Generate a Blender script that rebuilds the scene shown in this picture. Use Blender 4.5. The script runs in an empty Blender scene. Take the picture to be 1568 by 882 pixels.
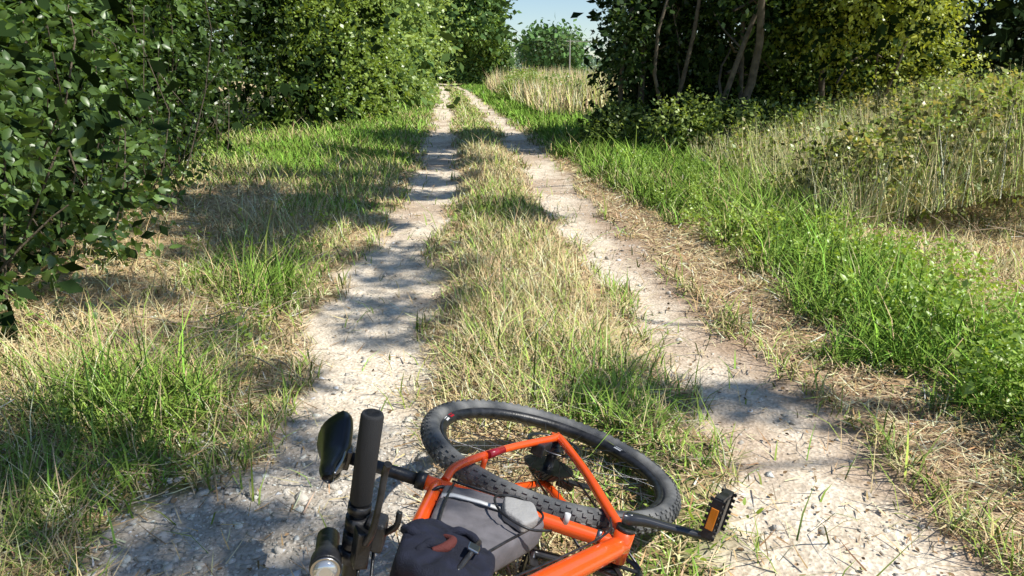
import bpy, math, numpy as np, bmesh
from mathutils import Vector
rng=np.random.default_rng(7)
D=bpy.data; scene=bpy.context.scene
K=.923
SX,SY=1.,-.38   # horizontal direction towards the sun
# ---------------------------------------------------------------- noise
_T=rng.random((256,256))
def vn(x,y,s=0):
    x=np.asarray(x,float)+s*17.3; y=np.asarray(y,float)+s*9.1
    xi=np.floor(x).astype(int); yi=np.floor(y).astype(int); fx=x-xi; fy=y-yi
    fx=fx*fx*(3-2*fx); fy=fy*fy*(3-2*fy)
    a=_T[xi&255,yi&255];b=_T[(xi+1)&255,yi&255];c=_T[xi&255,(yi+1)&255];d=_T[(xi+1)&255,(yi+1)&255]
    return (a*(1-fx)+b*fx)*(1-fy)+(c*(1-fx)+d*fx)*fy
def fbm(x,y,s=0,o=3):
    r=0;w=.5;t=0
    for i in range(o):
        r=r+w*vn(x*2**i,y*2**i,s+i*3.7);t+=w;w*=.5
    return r/t
def sst(a,b,x):
    t=np.clip((x-a)/(b-a),0,1);return t*t*(3-2*t)
# ---------------------------------------------------------------- materials
def newmat(name):
    m=D.materials.new(name);m.use_nodes=True;nt=m.node_tree;nt.nodes.clear();return m,nt
def simple(name,col,rough=.5,metal=0.,bump=0.,bscale=200.,spec=.5,coat=0.,var=0.,vscale=20.,tint=None):
    m,nt=newmat(name);N=nt.nodes;L=nt.links
    o=N.new('ShaderNodeOutputMaterial');p=N.new('ShaderNodeBsdfPrincipled');L.new(p.outputs[0],o.inputs[0])
    p.inputs['Base Color'].default_value=(*col,1);p.inputs['Roughness'].default_value=rough;p.inputs['Metallic'].default_value=metal
    p.inputs['Specular IOR Level'].default_value=spec;p.inputs['Coat Weight'].default_value=coat
    g=N.new('ShaderNodeNewGeometry')
    if var>0:
        n=N.new('ShaderNodeTexNoise');n.inputs['Scale'].default_value=vscale;n.inputs['Detail'].default_value=6;L.new(g.outputs['Position'],n.inputs['Vector'])
        r=N.new('ShaderNodeValToRGB');r.color_ramp.elements[0].position=.35;r.color_ramp.elements[1].position=.7
        t=tint or tuple(min(1,c*(1+var)) for c in col)
        r.color_ramp.elements[0].color=(*[c*(1-var*.5) for c in col],1);r.color_ramp.elements[1].color=(*t,1)
        L.new(n.outputs[0],r.inputs[0]);L.new(r.outputs[0],p.inputs['Base Color'])
    if bump>0:
        n2=N.new('ShaderNodeTexNoise');n2.inputs['Scale'].default_value=bscale;n2.inputs['Detail'].default_value=3;L.new(g.outputs['Position'],n2.inputs['Vector'])
        b=N.new('ShaderNodeBump');b.inputs['Strength'].default_value=bump;b.inputs['Distance'].default_value=.01;L.new(n2.outputs[0],b.inputs['Height']);L.new(b.outputs[0],p.inputs['Normal'])
    return m
def leafmat(name,trans=.3,gloss=.0,upn=0.,rough=.4):
    m,nt=newmat(name);N=nt.nodes;L=nt.links
    o=N.new('ShaderNodeOutputMaterial');a=N.new('ShaderNodeAttribute');a.attribute_name='Col'
    p=N.new('ShaderNodeBsdfDiffuse');L.new(a.outputs['Color'],p.inputs[0]);out=p.outputs[0]
    if upn>0:
        g=N.new('ShaderNodeNewGeometry');v=N.new('ShaderNodeVectorMath');v.operation='ADD';L.new(g.outputs['Normal'],v.inputs[0]);v.inputs[1].default_value=(0,0,upn)
        v2=N.new('ShaderNodeVectorMath');v2.operation='NORMALIZE';L.new(v.outputs[0],v2.inputs[0]);L.new(v2.outputs[0],p.inputs['Normal'])
    def mix(f,a_,b_):
        s=N.new('ShaderNodeMixShader');s.inputs[0].default_value=f;L.new(a_,s.inputs[1]);L.new(b_,s.inputs[2]);return s.outputs[0]
    if trans>0:
        t=N.new('ShaderNodeBsdfTranslucent');mx=N.new('ShaderNodeMix');mx.data_type='RGBA';mx.blend_type='MULTIPLY';mx.inputs[0].default_value=1
        L.new(a.outputs['Color'],mx.inputs[6]);mx.inputs[7].default_value=(1.7,1.6,.6,1);L.new(mx.outputs[2],t.inputs[0]);out=mix(trans,out,t.outputs[0])
    if gloss>0:
        g=N.new('ShaderNodeBsdfGlossy');g.inputs['Roughness'].default_value=rough;g.inputs[0].default_value=(1,1,1,1);out=mix(gloss,out,g.outputs[0])
    L.new(out,o.inputs[0]);return m
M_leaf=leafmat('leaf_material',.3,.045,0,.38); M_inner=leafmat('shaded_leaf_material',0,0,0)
M_grass=leafmat('grass_material',0,0,1.0); M_straw=leafmat('straw_material',0,0,.9)
def attrmat(name,rough,bump,bs):
    m=simple(name,(.5,.5,.5),rough,bump=bump,bscale=bs);nt=m.node_tree
    a=nt.nodes.new('ShaderNodeAttribute');a.attribute_name='Col'
    p=[n for n in nt.nodes if n.type=='BSDF_PRINCIPLED'][0];nt.links.new(a.outputs['Color'],p.inputs['Base Color']);p.inputs['Specular IOR Level'].default_value=.25
    return m
M_stone=attrmat('limestone_material',.85,.5,260)
M_bark=simple('bark_material',(.12,.095,.065),.9,bump=1,bscale=60,var=.6,vscale=12)
# ---------------------------------------------------------------- mesh helpers
def link(o,parent=None):
    scene.collection.objects.link(o)
    if parent: o.parent=parent
    return o
def rawmesh(name,V,F,mat,col=None,parent=None,smooth=False):
    me=D.meshes.new(name);V=np.ascontiguousarray(V,dtype=np.float32);F=np.ascontiguousarray(F,dtype=np.int32);k=F.shape[1]
    me.vertices.add(len(V));me.vertices.foreach_set('co',V.ravel())
    me.loops.add(F.size);me.loops.foreach_set('vertex_index',F.ravel())
    me.polygons.add(len(F));me.polygons.foreach_set('loop_start',np.arange(0,F.size,k,dtype=np.int32))
    if smooth: me.polygons.foreach_set('use_smooth',np.ones(len(F),bool))
    me.update(calc_edges=True)
    if col is not None:
        a=me.color_attributes.new('Col','FLOAT_COLOR','POINT');c=np.ones((len(V),4),np.float32);c[:,:3]=col;a.data.foreach_set('color',c.ravel())
    me.materials.append(mat);return link(D.objects.new(name,me),parent)
def pymesh(name,V,F,mat,parent=None,smooth=True):
    me=D.meshes.new(name);me.from_pydata([tuple(v) for v in V],[],[tuple(f) for f in F]);me.update()
    if smooth: me.polygons.foreach_set('use_smooth',np.ones(len(F),bool))
    me.materials.append(mat);return link(D.objects.new(name,me),parent)
def empty(name):
    e=D.objects.new(name,None);link(e);return e
def nrm(a): return a/np.maximum(np.linalg.norm(a,axis=-1,keepdims=True),1e-9)
def frame(y,z):
    y=nrm(y);x=nrm(np.cross(y,z));z=np.cross(x,y);return np.stack([x,y,z],-1)
def inst(tv,tf,pos,R,sc,col):
    V=np.einsum('nij,nvj->nvi',R,tv[None]*sc[:,None,:])+pos[:,None,:]
    n=len(pos);F=(tf[None]+(np.arange(n)*len(tv))[:,None,None]).reshape(-1,tf.shape[1])
    return V.reshape(-1,3),F,np.repeat(col,len(tv),0)
def cat(parts):
    V=[];F=[];C=[];o=0
    for v,f,c in parts: V.append(v);F.append(f+o);C.append(c);o+=len(v)
    return np.concatenate(V),np.concatenate(F),np.concatenate(C)
LEAF=np.array([[0,0,0],[-.3,.28,.05],[0,.3,-.05],[.3,.28,.05],[-.27,.62,.03],[0,.64,-.07],[.27,.62,.03],[0,1,-.02]])
LEAF_F=np.array([[0,2,1],[0,3,2],[1,2,5],[1,5,4],[2,3,6],[2,6,5],[4,5,7],[5,6,7]])
LEAF2=np.array([[0,0,0],[-.32,.45,.06],[.32,.45,.06],[0,1,0]]);LEAF2_F=np.array([[0,2,1],[1,2,3]])
BL=np.array([[-.5,0,0],[.5,0,0],[-.42,.5,.22],[.42,.5,.22],[0,1,1.]]);BL_F=np.array([[0,1,3],[0,3,2],[2,3,4]])
# ---------------------------------------------------------------- track layout (metres)
ty=np.array([-20,1.0,2.03,2.44,3.01,3.88,5.33,8.3,11.35,17.7,31.7,51.8,75,100,160])*K
tL0=np.array([-1.1,-1.0,-1.04,-1.035,-.946,-1.05,-1.107,-1.21,-1.37,-1.82,-2.98,-4.75,-7.6,-13,-30])*K
tL1=np.array([-.4,-.36,-.36,-.374,-.396,-.445,-.551,-.59,-.83,-1.28,-2.4,-3.99,-6.9,-12.2,-29])*K
tR0=np.array([.7,.7,.694,.70,.704,.607,.514,.289,.105,-.35,-1.62,-3.25,-6.1,-11.4,-28])*K
tR1=np.array([1.4,1.4,1.396,1.38,1.31,1.20,1.03,.80,.63,.235,-1.0,-2.7,-5.5,-10.8,-27])*K
I=lambda y,t: np.interp(y,ty,t)
def cen(y): return (I(y,tL1)+I(y,tR0))/2
def rutmask(x,y):
    e=(fbm(x*1.7,y*1.7,1)-.5)*.42+(fbm(x*8,y*8,2)-.5)*.16
    w=.07
    l=sst(-w,w,x-I(y,tL0)+e)*sst(-w,w,I(y,tL1)-x+e*.8)
    r=sst(-w,w,x-I(y,tR0)+e)*sst(-w,w,I(y,tR1)-x+e)
    return np.maximum(l,r)
def foot(x,y):
    """ground pressed flat under the fallen bicycle"""
    return np.maximum(sst(.50,.40,np.hypot(x-.12,y-1.92)),sst(.1,0,np.maximum(np.abs(x-.1)-.45,np.abs(y-1.45)-.4)))
def H(x,y):
    L0,L1,R0,R1=I(y,tL0),I(y,tL1),I(y,tR0),I(y,tR1)
    near=sst(70,30,y)
    m=rutmask(x,y)
    h=.045*sst(0,.3,x-L1)*sst(0,.3,R0-x)*(1-.7*foot(x,y))-.02*m
    h=h+.10*sst(0,1.6,L0-x)+.06*sst(.1,1.,x-R1)-.12*sst(1.6,2.6,x-R1)*sst(9,4,y)
    h=h+(fbm(x*1.1,y*1.1,5)-.5)*.05*(1-m*.6)+(fbm(x*5,y*5,6)-.5)*.018
    return h*near+(fbm(x*.02,y*.02,9)-.5)*sst(60,200,np.abs(y)+np.abs(x))*3-sst(60,200,np.abs(y)+np.abs(x))*.6
def axis(a,b,fine,grow,mx):
    r=[a];s=fine
    while r[-1]<b: r.append(r[-1]+s);s=min(s*grow,mx)
    return r
ys=np.array(sorted(set(np.round([-60,-40,-25,-15,-10,-7,-5,-3.5,-2.5,-1.5,-.8,-.3]+axis(.1,9,.028,1.0035,.2)+axis(9.1,900,.07,1.03,30),3))))
sp=axis(0,3.4,.028,1.004,.05)+axis(3.5,900,.08,1.12,60)
ss=np.array(sorted(set(np.round([-v for v in sp]+sp,3))))
Yg,Sg=np.meshgrid(ys,ss,indexing='ij');Xg=Sg+cen(Yg)*sst(300,120,Yg)
Zg=H(Xg,Yg);m=rutmask(Xg,Yg)
def veg(x,y):
    L0,L1,R0,R1=I(y,tL0),I(y,tL1),I(y,tR0),I(y,tR1)
    n=fbm(x*1.3,y*1.3,11);n2=fbm(x*3.5,y*3.5,12)
    dry=np.full_like(x,.6);den=np.full_like(x,.8);hh=np.full_like(x,.08)
    c=(x>L1)&(x<R0);wc=np.minimum(x-L1,R0-x)
    g=np.maximum(sst(3.4,2.6,y)*sst(-.1,.35,x),.8*sst(.8,.0,np.abs(y-6.6)))
    g=np.maximum(g,.6*sst(11,15,y)*sst(.5,.35,wc))
    dry=np.where(c,np.clip(.88-.65*g+(n-.5)*.9,0,1),dry)
    den=np.where(c,(.3+.7*sst(0,.2,wc))*(.2+1.25*n2),den)
    hh=np.where(c,(.028+.038*sst(.0,.3,wc)+.04*n)*(1+.25*sst(2.3,2.8,y)*sst(4.5,3.4,y)),hh)
    l=x<=L0;d=L0-x
    brown=sst(.75,1.1,d)*sst(2.7,3.1,y)*sst(8.5,7.,y)
    brown=np.maximum(brown,sst(.45,.6,d)*sst(3.0,3.3,y)*sst(4.1,3.7,y)*.9)
    dl=np.clip(.6+(n-.5)*1.7+brown*.6-sst(7,9,y)*.5-sst(2.5,2.0,y)*.2,0,1)
    clump=sst(.55,.1,np.hypot((x+1.33)/.5,(y-4.1)/1.0))
    clump=np.maximum(clump,sst(1.,.3,np.hypot((x+1.35)/.45,(y-2.55)/.35)))
    dry=np.where(l,dl*(1-clump*.85),dry)
    den=np.where(l,(.2+.7*sst(0,.25,d))*(.05+1.2*n2)*(1-.75*brown)+clump*.5,den)
    hh=np.where(l,.03+.04*sst(0,.5,d)+.055*n-.01*brown+clump*.085,hh)
    r=x>=R1;d=x-R1
    g0=np.interp(y,[2,3,4,6,8,12,20],[.42,.36,.42,.5,.30,.12,.05]);g1=np.interp(y,[2,4,6,8,12],[1.05,1.05,1.5,1.9,2.2])
    lush=sst(g0-.1,g0+.2,d+(n2-.5)*.7)*sst(g1+.3,g1-.15,d+(n2-.5)*.7)
    far=sst(14,20,y)
    dry=np.where(r,np.clip(.86-lush*.85+(n-.5)*1.0-far*.4*sst(3,1,d),0,1),dry)
    den=np.where(r,(.10+.2*sst(.0,.3,d)+.75*lush+.2*sst(g1,g1+.3,d))*(.15+1.25*n2),den)
    hh=np.where(r,.025+.075*lush+.09*n*lush+.05*sst(g1,g1+.4,d),hh)
    f=foot(x,y);hh=hh*(1-.62*f);den=den*(1-.3*f)
    return dry,den,hh,(l,r,c)
dry,den,hh,zz=veg(Xg,Yg)
soil=np.array([.29,.22,.135]);lit=np.array([.70,.54,.32]);grn=np.array([.19,.23,.07]);grav=np.array([.92,.81,.66]);field=np.array([.80,.65,.38])
def lerp(a,b,t): t=np.asarray(t)[...,None];return a*(1-t)+b*t
C=lerp(np.broadcast_to(soil,Xg.shape+(3,)),lit,np.clip(dry*1.1+(fbm(Xg*6,Yg*6,21)-.5)*.6,0,1))
C=lerp(C,grn,sst(.5,.1,dry)*.6)
dg=fbm(Xg*1.7,Yg*1.7,22);gc=lerp(np.broadcast_to(grav,C.shape),np.array([.60,.465,.345]),sst(.49,.76,dg)*.8)
greyz=sst(2.7,2.2,Yg)*(Xg<0);gc=lerp(gc,np.array([.50,.465,.42]),greyz*.7)
C=lerp(C,gc,m)
bl=sst(-.32,-.05,Xg-I(Yg,tR1)+(fbm(Xg*3,Yg*3,23)-.5)*.3)*sst(.5,.2,Xg-I(Yg,tR1))*sst(9,6,Yg);C=lerp(C,np.array([.46,.325,.225]),bl*.75)
C=lerp(C,field,sst(3.0,5.,Xg-I(Yg,tR1))*sst(10,16,Yg));C=lerp(C,field,sst(6,8,I(Yg,tL0)-Xg))
C=lerp(C,np.array([.25,.31,.13]),sst(125,150,Yg))
nI,nJ=Xg.shape
idx=np.arange(nI*nJ).reshape(nI,nJ);Fq=np.stack([idx[:-1,:-1],idx[:-1,1:],idx[1:,1:],idx[1:,:-1]],-1).reshape(-1,4)
def groundmat():
    mt,nt=newmat('ground_material');N=nt.nodes;L=nt.links
    o=N.new('ShaderNodeOutputMaterial');p=N.new('ShaderNodeBsdfDiffuse');L.new(p.outputs[0],o.inputs[0])
    a=N.new('ShaderNodeAttribute');a.attribute_name='Col';g=N.new('ShaderNodeNewGeometry')
    def noise(s,d=4):
        n=N.new('ShaderNodeTexNoise');n.inputs['Scale'].default_value=s;n.inputs['Detail'].default_value=d;L.new(g.outputs['Position'],n.inputs['Vector']);return n
    def ramp(src,a0,a1,c0,c1):
        r=N.new('ShaderNodeValToRGB');r.color_ramp.elements[0].position=a0;r.color_ramp.elements[1].position=a1
        r.color_ramp.elements[0].color=(*c0,1);r.color_ramp.elements[1].color=(*c1,1);L.new(src,r.inputs[0]);return r
    def mul(c1,c2):
        x=N.new('ShaderNodeMix');x.data_type='RGBA';x.blend_type='MULTIPLY';x.inputs[0].default_value=1;L.new(c1,x.inputs[6]);L.new(c2,x.inputs[7]);return x.outputs[2]
    n1=noise(9,6);n2=noise(70,4);v=N.new('ShaderNodeTexVoronoi');v.inputs['Scale'].default_value=75;L.new(g.outputs['Position'],v.inputs['Vector'])
    v2=N.new('ShaderNodeTexVoronoi');v2.inputs['Scale'].default_value=28;L.new(g.outputs['Position'],v2.inputs['Vector'])
    c=mul(a.outputs['Color'],ramp(n1.outputs[0],.3,.65,(.80,.77,.73),(1.06,1.06,1.06)).outputs[0])
    c=mul(c,ramp(n2.outputs[0],.3,.6,(.74,.71,.67),(1.05,1.05,1.05)).outputs[0])
    c=mul(c,ramp(v.outputs['Color'],.1,.6,(.86,.84,.82),(1.03,1.03,1.03)).outputs[0])
    L.new(c,p.inputs[0])
    ad=N.new('ShaderNodeMath');ad.operation='ADD';L.new(n2.outputs[0],ad.inputs[0]);L.new(v.outputs['Distance'],ad.inputs[1])
    ad2=N.new('ShaderNodeMath');ad2.operation='ADD';L.new(ad.outputs[0],ad2.inputs[0]);L.new(v2.outputs['Distance'],ad2.inputs[1])
    b=N.new('ShaderNodeBump');b.inputs['Strength'].default_value=.45;b.inputs['Distance'].default_value=.010;L.new(ad2.outputs[0],b.inputs['Height']);L.new(b.outputs[0],p.inputs['Normal'])
    return mt
M_ground=groundmat()
VV=np.stack([Xg,Yg,Zg],-1).reshape(-1,3);CC=C.reshape(-1,3);mf=m.reshape(-1)[Fq].mean(1)>.5
for nm,sel in(('dirt_track',mf),('ground',~mf)):
    f=Fq[sel];u,inv=np.unique(f,return_inverse=True);rawmesh(nm,VV[u],inv.reshape(f.shape),M_ground,CC[u],smooth=True)
# ---------------------------------------------------------------- grass
def grass(name,N,ylo,yhi,xr,mat,kind='grass',seed=1):
    r=np.random.default_rng(seed)
    y=ylo*np.exp(r.random(N)*np.log(yhi/ylo));x=cen(y)+(r.random(N)*2-1)*xr
    dry,den,hh,z=veg(x,y);mk=rutmask(x,y)
    if kind=='grass': acc=den*(1-mk*.985)
    else: acc=np.clip(.25+dry*.75,0,1)*(1-mk*.93)
    k=(r.random(N)<acc)&(np.abs(x)<.74*y+1.3);x,y,dry,hh=x[k],y[k],dry[k],hh[k];n=len(x)
    pos=np.stack([x,y,H(x,y)-.004],-1);a=r.random(n)*2*np.pi;t=np.stack([np.cos(a),np.sin(a),np.zeros(n)],-1)
    if kind=='grass':
        lean=np.abs(r.normal(0,.5,n))[:,None];up=nrm(np.array([0,0,1.])+lean*t)
        R=frame(up,t);h=hh*np.exp(r.normal(0,.40,n))*1.15
        isd=r.random(n)<dry*.85+.05
        w=(.0021+.0018*r.random(n))*np.where(isd,.75,1.25)*(1+y/4.5)
        sc=np.stack([w,h,h*(.25+.7*r.random(n))],-1)
        g=np.array([.225,.375,.06])*(1-.6*dry[:,None])+np.array([.44,.46,.145])*(.6*dry[:,None])
        ht=fbm(x*.9,y*.9,33)[:,None];g=g*(.6+.8*ht)
        d=np.array([.78,.61,.32]);c=np.where(isd[:,None],d,g)*np.exp(r.normal(0,.30,(n,1)))*(1+r.normal(0,.07,(n,3)))
    else:
        el=np.abs(r.normal(0,.16,n));up=nrm(t+el[:,None]*np.array([0,0,1.]));R=frame(up,nrm(np.array([0,0,1.])+r.normal(0,.3,(n,3))))
        h=.03+.10*r.random(n)**1.5;w=(.002+.002*r.random(n))*(1+y/4.5);sc=np.stack([w,h,h*.12],-1);pos[:,2]+=.006+.016*r.random(n)
        c=np.array([.80,.62,.37])*np.exp(r.normal(0,.32,(n,1)))*(1+r.normal(0,.05,(n,3)))
        br=(r.random(n)<.35)[:,None];c=np.where(br,c*np.array([.6,.5,.42]),c)
    V,F,Cc=inst(BL,BL_F,pos,R,sc,np.clip(c,.01,.9));rawmesh(name,V,F,mat,Cc)
grass('grass',600000,1.15,60,5.0,M_grass,'grass',3)
grass('straw_litter',200000,1.15,25,4.2,M_straw,'straw',4)
# ---------------------------------------------------------------- stones
def ico(seed):
    b=bmesh.new();bmesh.ops.create_icosphere(b,subdivisions=1,radius=1);r=np.random.default_rng(seed)
    V=np.array([v.co[:] for v in b.verts]);F=np.array([[v.index for v in f.verts] for f in b.faces]);b.free()
    V=V*(1+r.normal(0,.26,(len(V),1)))+r.normal(0,.12,V.shape);return V*np.array([1,.8,.45]),F
r=np.random.default_rng(12);N=80000
y=1.1*np.exp(r.random(N)*np.log(9/1.1));x=cen(y)+(r.random(N)*2-1)*2.0;mk=rutmask(x,y);gz=sst(2.9,2.2,y)*(x<.1)
k=(r.random(N)<np.clip(mk+.04+.35*gz*(x>-1.4),0,1)*(.08+.7*gz+.25*(fbm(x*2,y*2,40)>.56)))&(np.abs(x)<.74*y+.8);x,y,gz=x[k],y[k],gz[k];n=len(x)
sz=.0021*np.exp(np.abs(r.normal(0,.78,n)))*(1+.08*y)*(1+.15*gz);sz=np.minimum(sz,.026*r.uniform(.5,1,n))
parts=[];which=r.integers(0,8,n)
for q in range(8):
    s=which==q;V,F=ico(q+50);ns=s.sum();a=r.random(ns)*6.28
    t=np.stack([np.cos(a),np.sin(a),r.normal(0,.25,ns)],-1);R=frame(t,nrm(np.array([0,0,1.])+r.normal(0,.3,(ns,3))))
    c=np.array([.68,.62,.53])*np.exp(r.normal(0,.25,(ns,1)));parts.append(inst(V,F,np.stack([x[s],y[s],H(x[s],y[s])],-1),R,np.repeat(sz[s][:,None],3,1),np.clip(c,.05,.88)))
c=cat(parts);rawmesh('gravel',c[0],c[1],M_stone,c[2])
# ---------------------------------------------------------------- foliage
def fol(blobs,nspr,per,size,cA,cB,seed=0,hi=True,spread=1.7,depth=.16,upb=.55,zmin=.02):
    r=np.random.default_rng(seed);B=np.array(blobs,float);w=(B[:,3]*B[:,4]+B[:,4]*B[:,5]+B[:,3]*B[:,5]);w/=w.sum()
    b=B[r.choice(len(B),nspr,p=w)];d=nrm(r.normal(0,1,(nspr,3)))
    rad=(1-np.abs(r.normal(0,depth,nspr)))*(1+.28*(fbm(d[:,0]*3+b[:,0]*2,d[:,2]*3+b[:,1]*2,seed)-.5)*2)
    c0=b[:,:3]+d*b[:,3:6]*rad[:,None]
    n=nspr*per;c=np.repeat(c0,per,0);dd=np.repeat(d,per,0)
    ax=nrm(dd+r.normal(0,.6,(n,3)));pos=c+np.repeat(nrm(d+r.normal(0,.5,(nspr,3))),per,0)*(r.random((n,1))*size*spread*2)+r.normal(0,size*.55,(n,3))
    nn=nrm(dd*.45+np.array([0,0,upb])+r.normal(0,.5,(n,3)));yd=nrm(ax+np.array([0,0,-.25])+r.normal(0,.5,(n,3)))
    s=size*np.exp(r.normal(0,.25,n));t=np.repeat(r.random(nspr),per)*.6+r.random(n)*.4
    t=np.clip(t+(np.repeat(fbm(c0[:,0]*.8,c0[:,2]*.8+c0[:,1]*.5,seed+5),per)-.5)*.9,0,1)[:,None]
    col=np.array(cA)*(1-t)+np.array(cB)*t;col=col*np.exp(r.normal(0,.12,(n,1)))
    k=pos[:,2]>zmin
    T=(LEAF,LEAF_F) if hi else (LEAF2,LEAF2_F)
    return inst(T[0],T[1],pos[k],frame(yd,nn)[k],np.repeat(s[k][:,None],3,1),col[k])
def tubegeo(p,rad,seg=12):
    p=np.array(p,float);n=len(p);rad=np.broadcast_to(rad,(n,));T=nrm(np.gradient(p,axis=0));u=np.cross(T[0],[0,0,1.]);
    if np.linalg.norm(u)<1e-3:u=np.cross(T[0],[0,1.,0])
    u=u/np.linalg.norm(u);a=np.linspace(0,2*np.pi,seg,endpoint=False);V=[]
    for i in range(n):
        u=u-T[i]*(u@T[i]);u/=np.linalg.norm(u);v=np.cross(T[i],u)
        V.append(p[i]+rad[i]*(np.cos(a)[:,None]*u+np.sin(a)[:,None]*v))
    V=np.concatenate(V);F=[]
    for i in range(n-1):
        for j in range(seg):
            k=(j+1)%seg;F.append([i*seg+j,i*seg+k,(i+1)*seg+k,(i+1)*seg+j])
    return V,np.array(F)
def stems(starts,ends,r0,r1,seed=0,bend=.12,seg=5,steps=6):
    rr=np.random.default_rng(abs(int(seed)));V=[];F=[];o=0
    for a,b in zip(starts,ends):
        a=np.array(a,float);b=np.array(b,float);Ld=np.linalg.norm(b-a);t=np.linspace(0,1,steps)[:,None]
        off=rr.normal(0,bend*Ld,3);off2=rr.normal(0,bend*.5*Ld,3);p=a+(b-a)*t+off*np.sin(t*np.pi)+off2*np.sin(t*2*np.pi)
        v,f=tubegeo(p,np.linspace(r0,r1,steps)*rr.uniform(.7,1.2),seg);V.append(v);F.append(f+o);o+=len(v)
    return np.concatenate(V),np.concatenate(F)
fy=[-6,0,2,3.6,5,7,9.7,12,14,15.7,20,27,33,44,60,80]
fx=[-2.9,-2.7,-2.55,-2.3,-2.75,-3.2,-3.6,-4.6,-4.8,-3.5,-3.15,-3.35,-3.9,-5.0,-6.9,-11]
face=lambda y:np.interp(y,fy,fx)
def hedgeblobs(y0,y1,step,h0,r,seed,bulge=.22):
    rr=np.random.default_rng(seed);o=[]
    y=y0
    while y<y1:
        h=h0*(1+rr.normal(0,.1));z=.25*r
        while z<h:
            q=r*rr.uniform(.7,1.3);o.append((face(y)-q*.75+rr.normal(0,bulge*r)-.04*z,y+rr.normal(0,.2*r),z,q,q,q*rr.uniform(.8,1.2)))
            z+=r*.85
        o.append((face(y)-1.7*r,y,h*.7,r*1.2,r*1.2,h*.35))
        y+=step
    return o
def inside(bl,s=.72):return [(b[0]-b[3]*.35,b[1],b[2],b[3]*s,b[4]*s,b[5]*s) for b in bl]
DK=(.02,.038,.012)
def bush(name,P,Pi,stm=None):
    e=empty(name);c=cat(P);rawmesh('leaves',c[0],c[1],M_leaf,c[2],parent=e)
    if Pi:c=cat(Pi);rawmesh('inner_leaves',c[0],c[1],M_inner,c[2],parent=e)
    if stm is not None:rawmesh('stems',stm[0],stm[1],M_bark,parent=e,smooth=True)
    return e
def hstems(n,y0,y1,seed):
    rr=np.random.default_rng(seed);S=[];E=[]
    for i in range(n):
        y=rr.uniform(y0,y1);x=face(y)-rr.uniform(-.05,.6);S.append((x,y,0));E.append((x+rr.normal(0,.3),y+rr.normal(0,.3),rr.uniform(.5,2.2)))
    return stems(S,E,.007,.003,seed)
b1=hedgeblobs(-3,8.6,.62,3.0,.55,1,.4);b1+=[(-2.25,3.9,1.25,.38,.5,.38),(-2.35,3.4,1.45,.4,.5,.3),(-2.05,3.75,1.12,.25,.3,.2),(-2.5,4.3,.5,.45,.6,.5),(-2.3,3.3,.6,.45,.5,.5)]
b1v=[b for b in b1 if b[1]>1.2]
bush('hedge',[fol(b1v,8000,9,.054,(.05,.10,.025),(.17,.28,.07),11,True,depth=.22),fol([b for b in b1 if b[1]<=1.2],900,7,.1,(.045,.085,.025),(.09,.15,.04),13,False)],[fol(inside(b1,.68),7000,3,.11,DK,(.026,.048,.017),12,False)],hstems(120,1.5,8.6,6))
b2=hedgeblobs(8.6,21,.9,5.5,.85,2,.4)
bush('hedge',[fol([b for b in b2 if b[1]<15.],4600,9,.068,(.028,.058,.013),(.10,.17,.035),14,False,depth=.22),fol([b for b in b2 if b[1]>=15.],4200,9,.08,(.12,.21,.04),(.38,.50,.10),24,False)],[fol(inside(b2),6000,3,.2,DK,(.026,.048,.017),15,False)],hstems(60,8.6,20,7))  # hollow's shade put into the colour: nearer leaves darker than those farther on
b3=hedgeblobs(21,82,1.5,6.5,1.4,3,.5)
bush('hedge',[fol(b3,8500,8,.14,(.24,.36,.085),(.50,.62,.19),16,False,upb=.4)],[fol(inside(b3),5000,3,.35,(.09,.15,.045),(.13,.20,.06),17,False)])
def treeobj(name,trunks,blobs,nspr,per,size,cA,cB,seed,hi=False,inner=True,limb=True,ic=1.,**kw):
    e=empty(name);rr=np.random.default_rng(seed);parts=[]
    for (a,b,r0) in trunks:
        parts.append(stems([a],[b],r0,r0*.35,seed+103+int(a[0]*10),.05,9,9))
        if limb:
            a=np.array(a);b=np.array(b)
            for t in np.linspace(.2,.95,9):
                p=a+(b-a)*t;q=blobs[rr.integers(len(blobs))];q=np.array(q[:3]);dv=q-p;dv=dv/np.linalg.norm(dv)*min(np.linalg.norm(dv),np.linalg.norm(b-a)*.4)
                parts.append(stems([p],[p+dv],r0*.4*(1.1-t*.6),r0*.08,seed+int(t*50),.08,6,6))
    V=[];F=[];o=0
    for v,f in parts:V.append(v);F.append(f+o);o+=len(v)
    rawmesh('trunk',np.concatenate(V),np.concatenate(F),M_bark,parent=e,smooth=True)
    c=fol(blobs,nspr,per,size,cA,cB,seed,hi,**kw);rawmesh('crown',c[0],c[1],M_leaf,c[2],parent=e)
    if inner:
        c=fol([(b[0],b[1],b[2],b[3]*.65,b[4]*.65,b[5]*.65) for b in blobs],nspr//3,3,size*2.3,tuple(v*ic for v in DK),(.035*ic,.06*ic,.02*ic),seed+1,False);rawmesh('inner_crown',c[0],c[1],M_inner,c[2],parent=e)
    return e
def rb(n,cx,cy,cz,sx,sy,sz,r0,r1,seed):
    q=np.random.default_rng(seed);o=[]
    for i in range(n):
        r_=q.uniform(r0,r1);d=q.normal(0,1,3);d=d/np.linalg.norm(d)*q.random()**.4;o.append((cx+d[0]*sx,cy+d[1]*sy,cz+d[2]*sz,r_,r_,r_*.85))
    return o
treeobj('oak_tree',[((-2.6,66,-.3),(-2.6,66,7),.3)],rb(26,-2.8,66,4.6,1.4,2.2,4.2,.8,1.4,31),4800,7,.24,(.18,.31,.08),(.34,.50,.15),32,ic=3,upb=.3)
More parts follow.
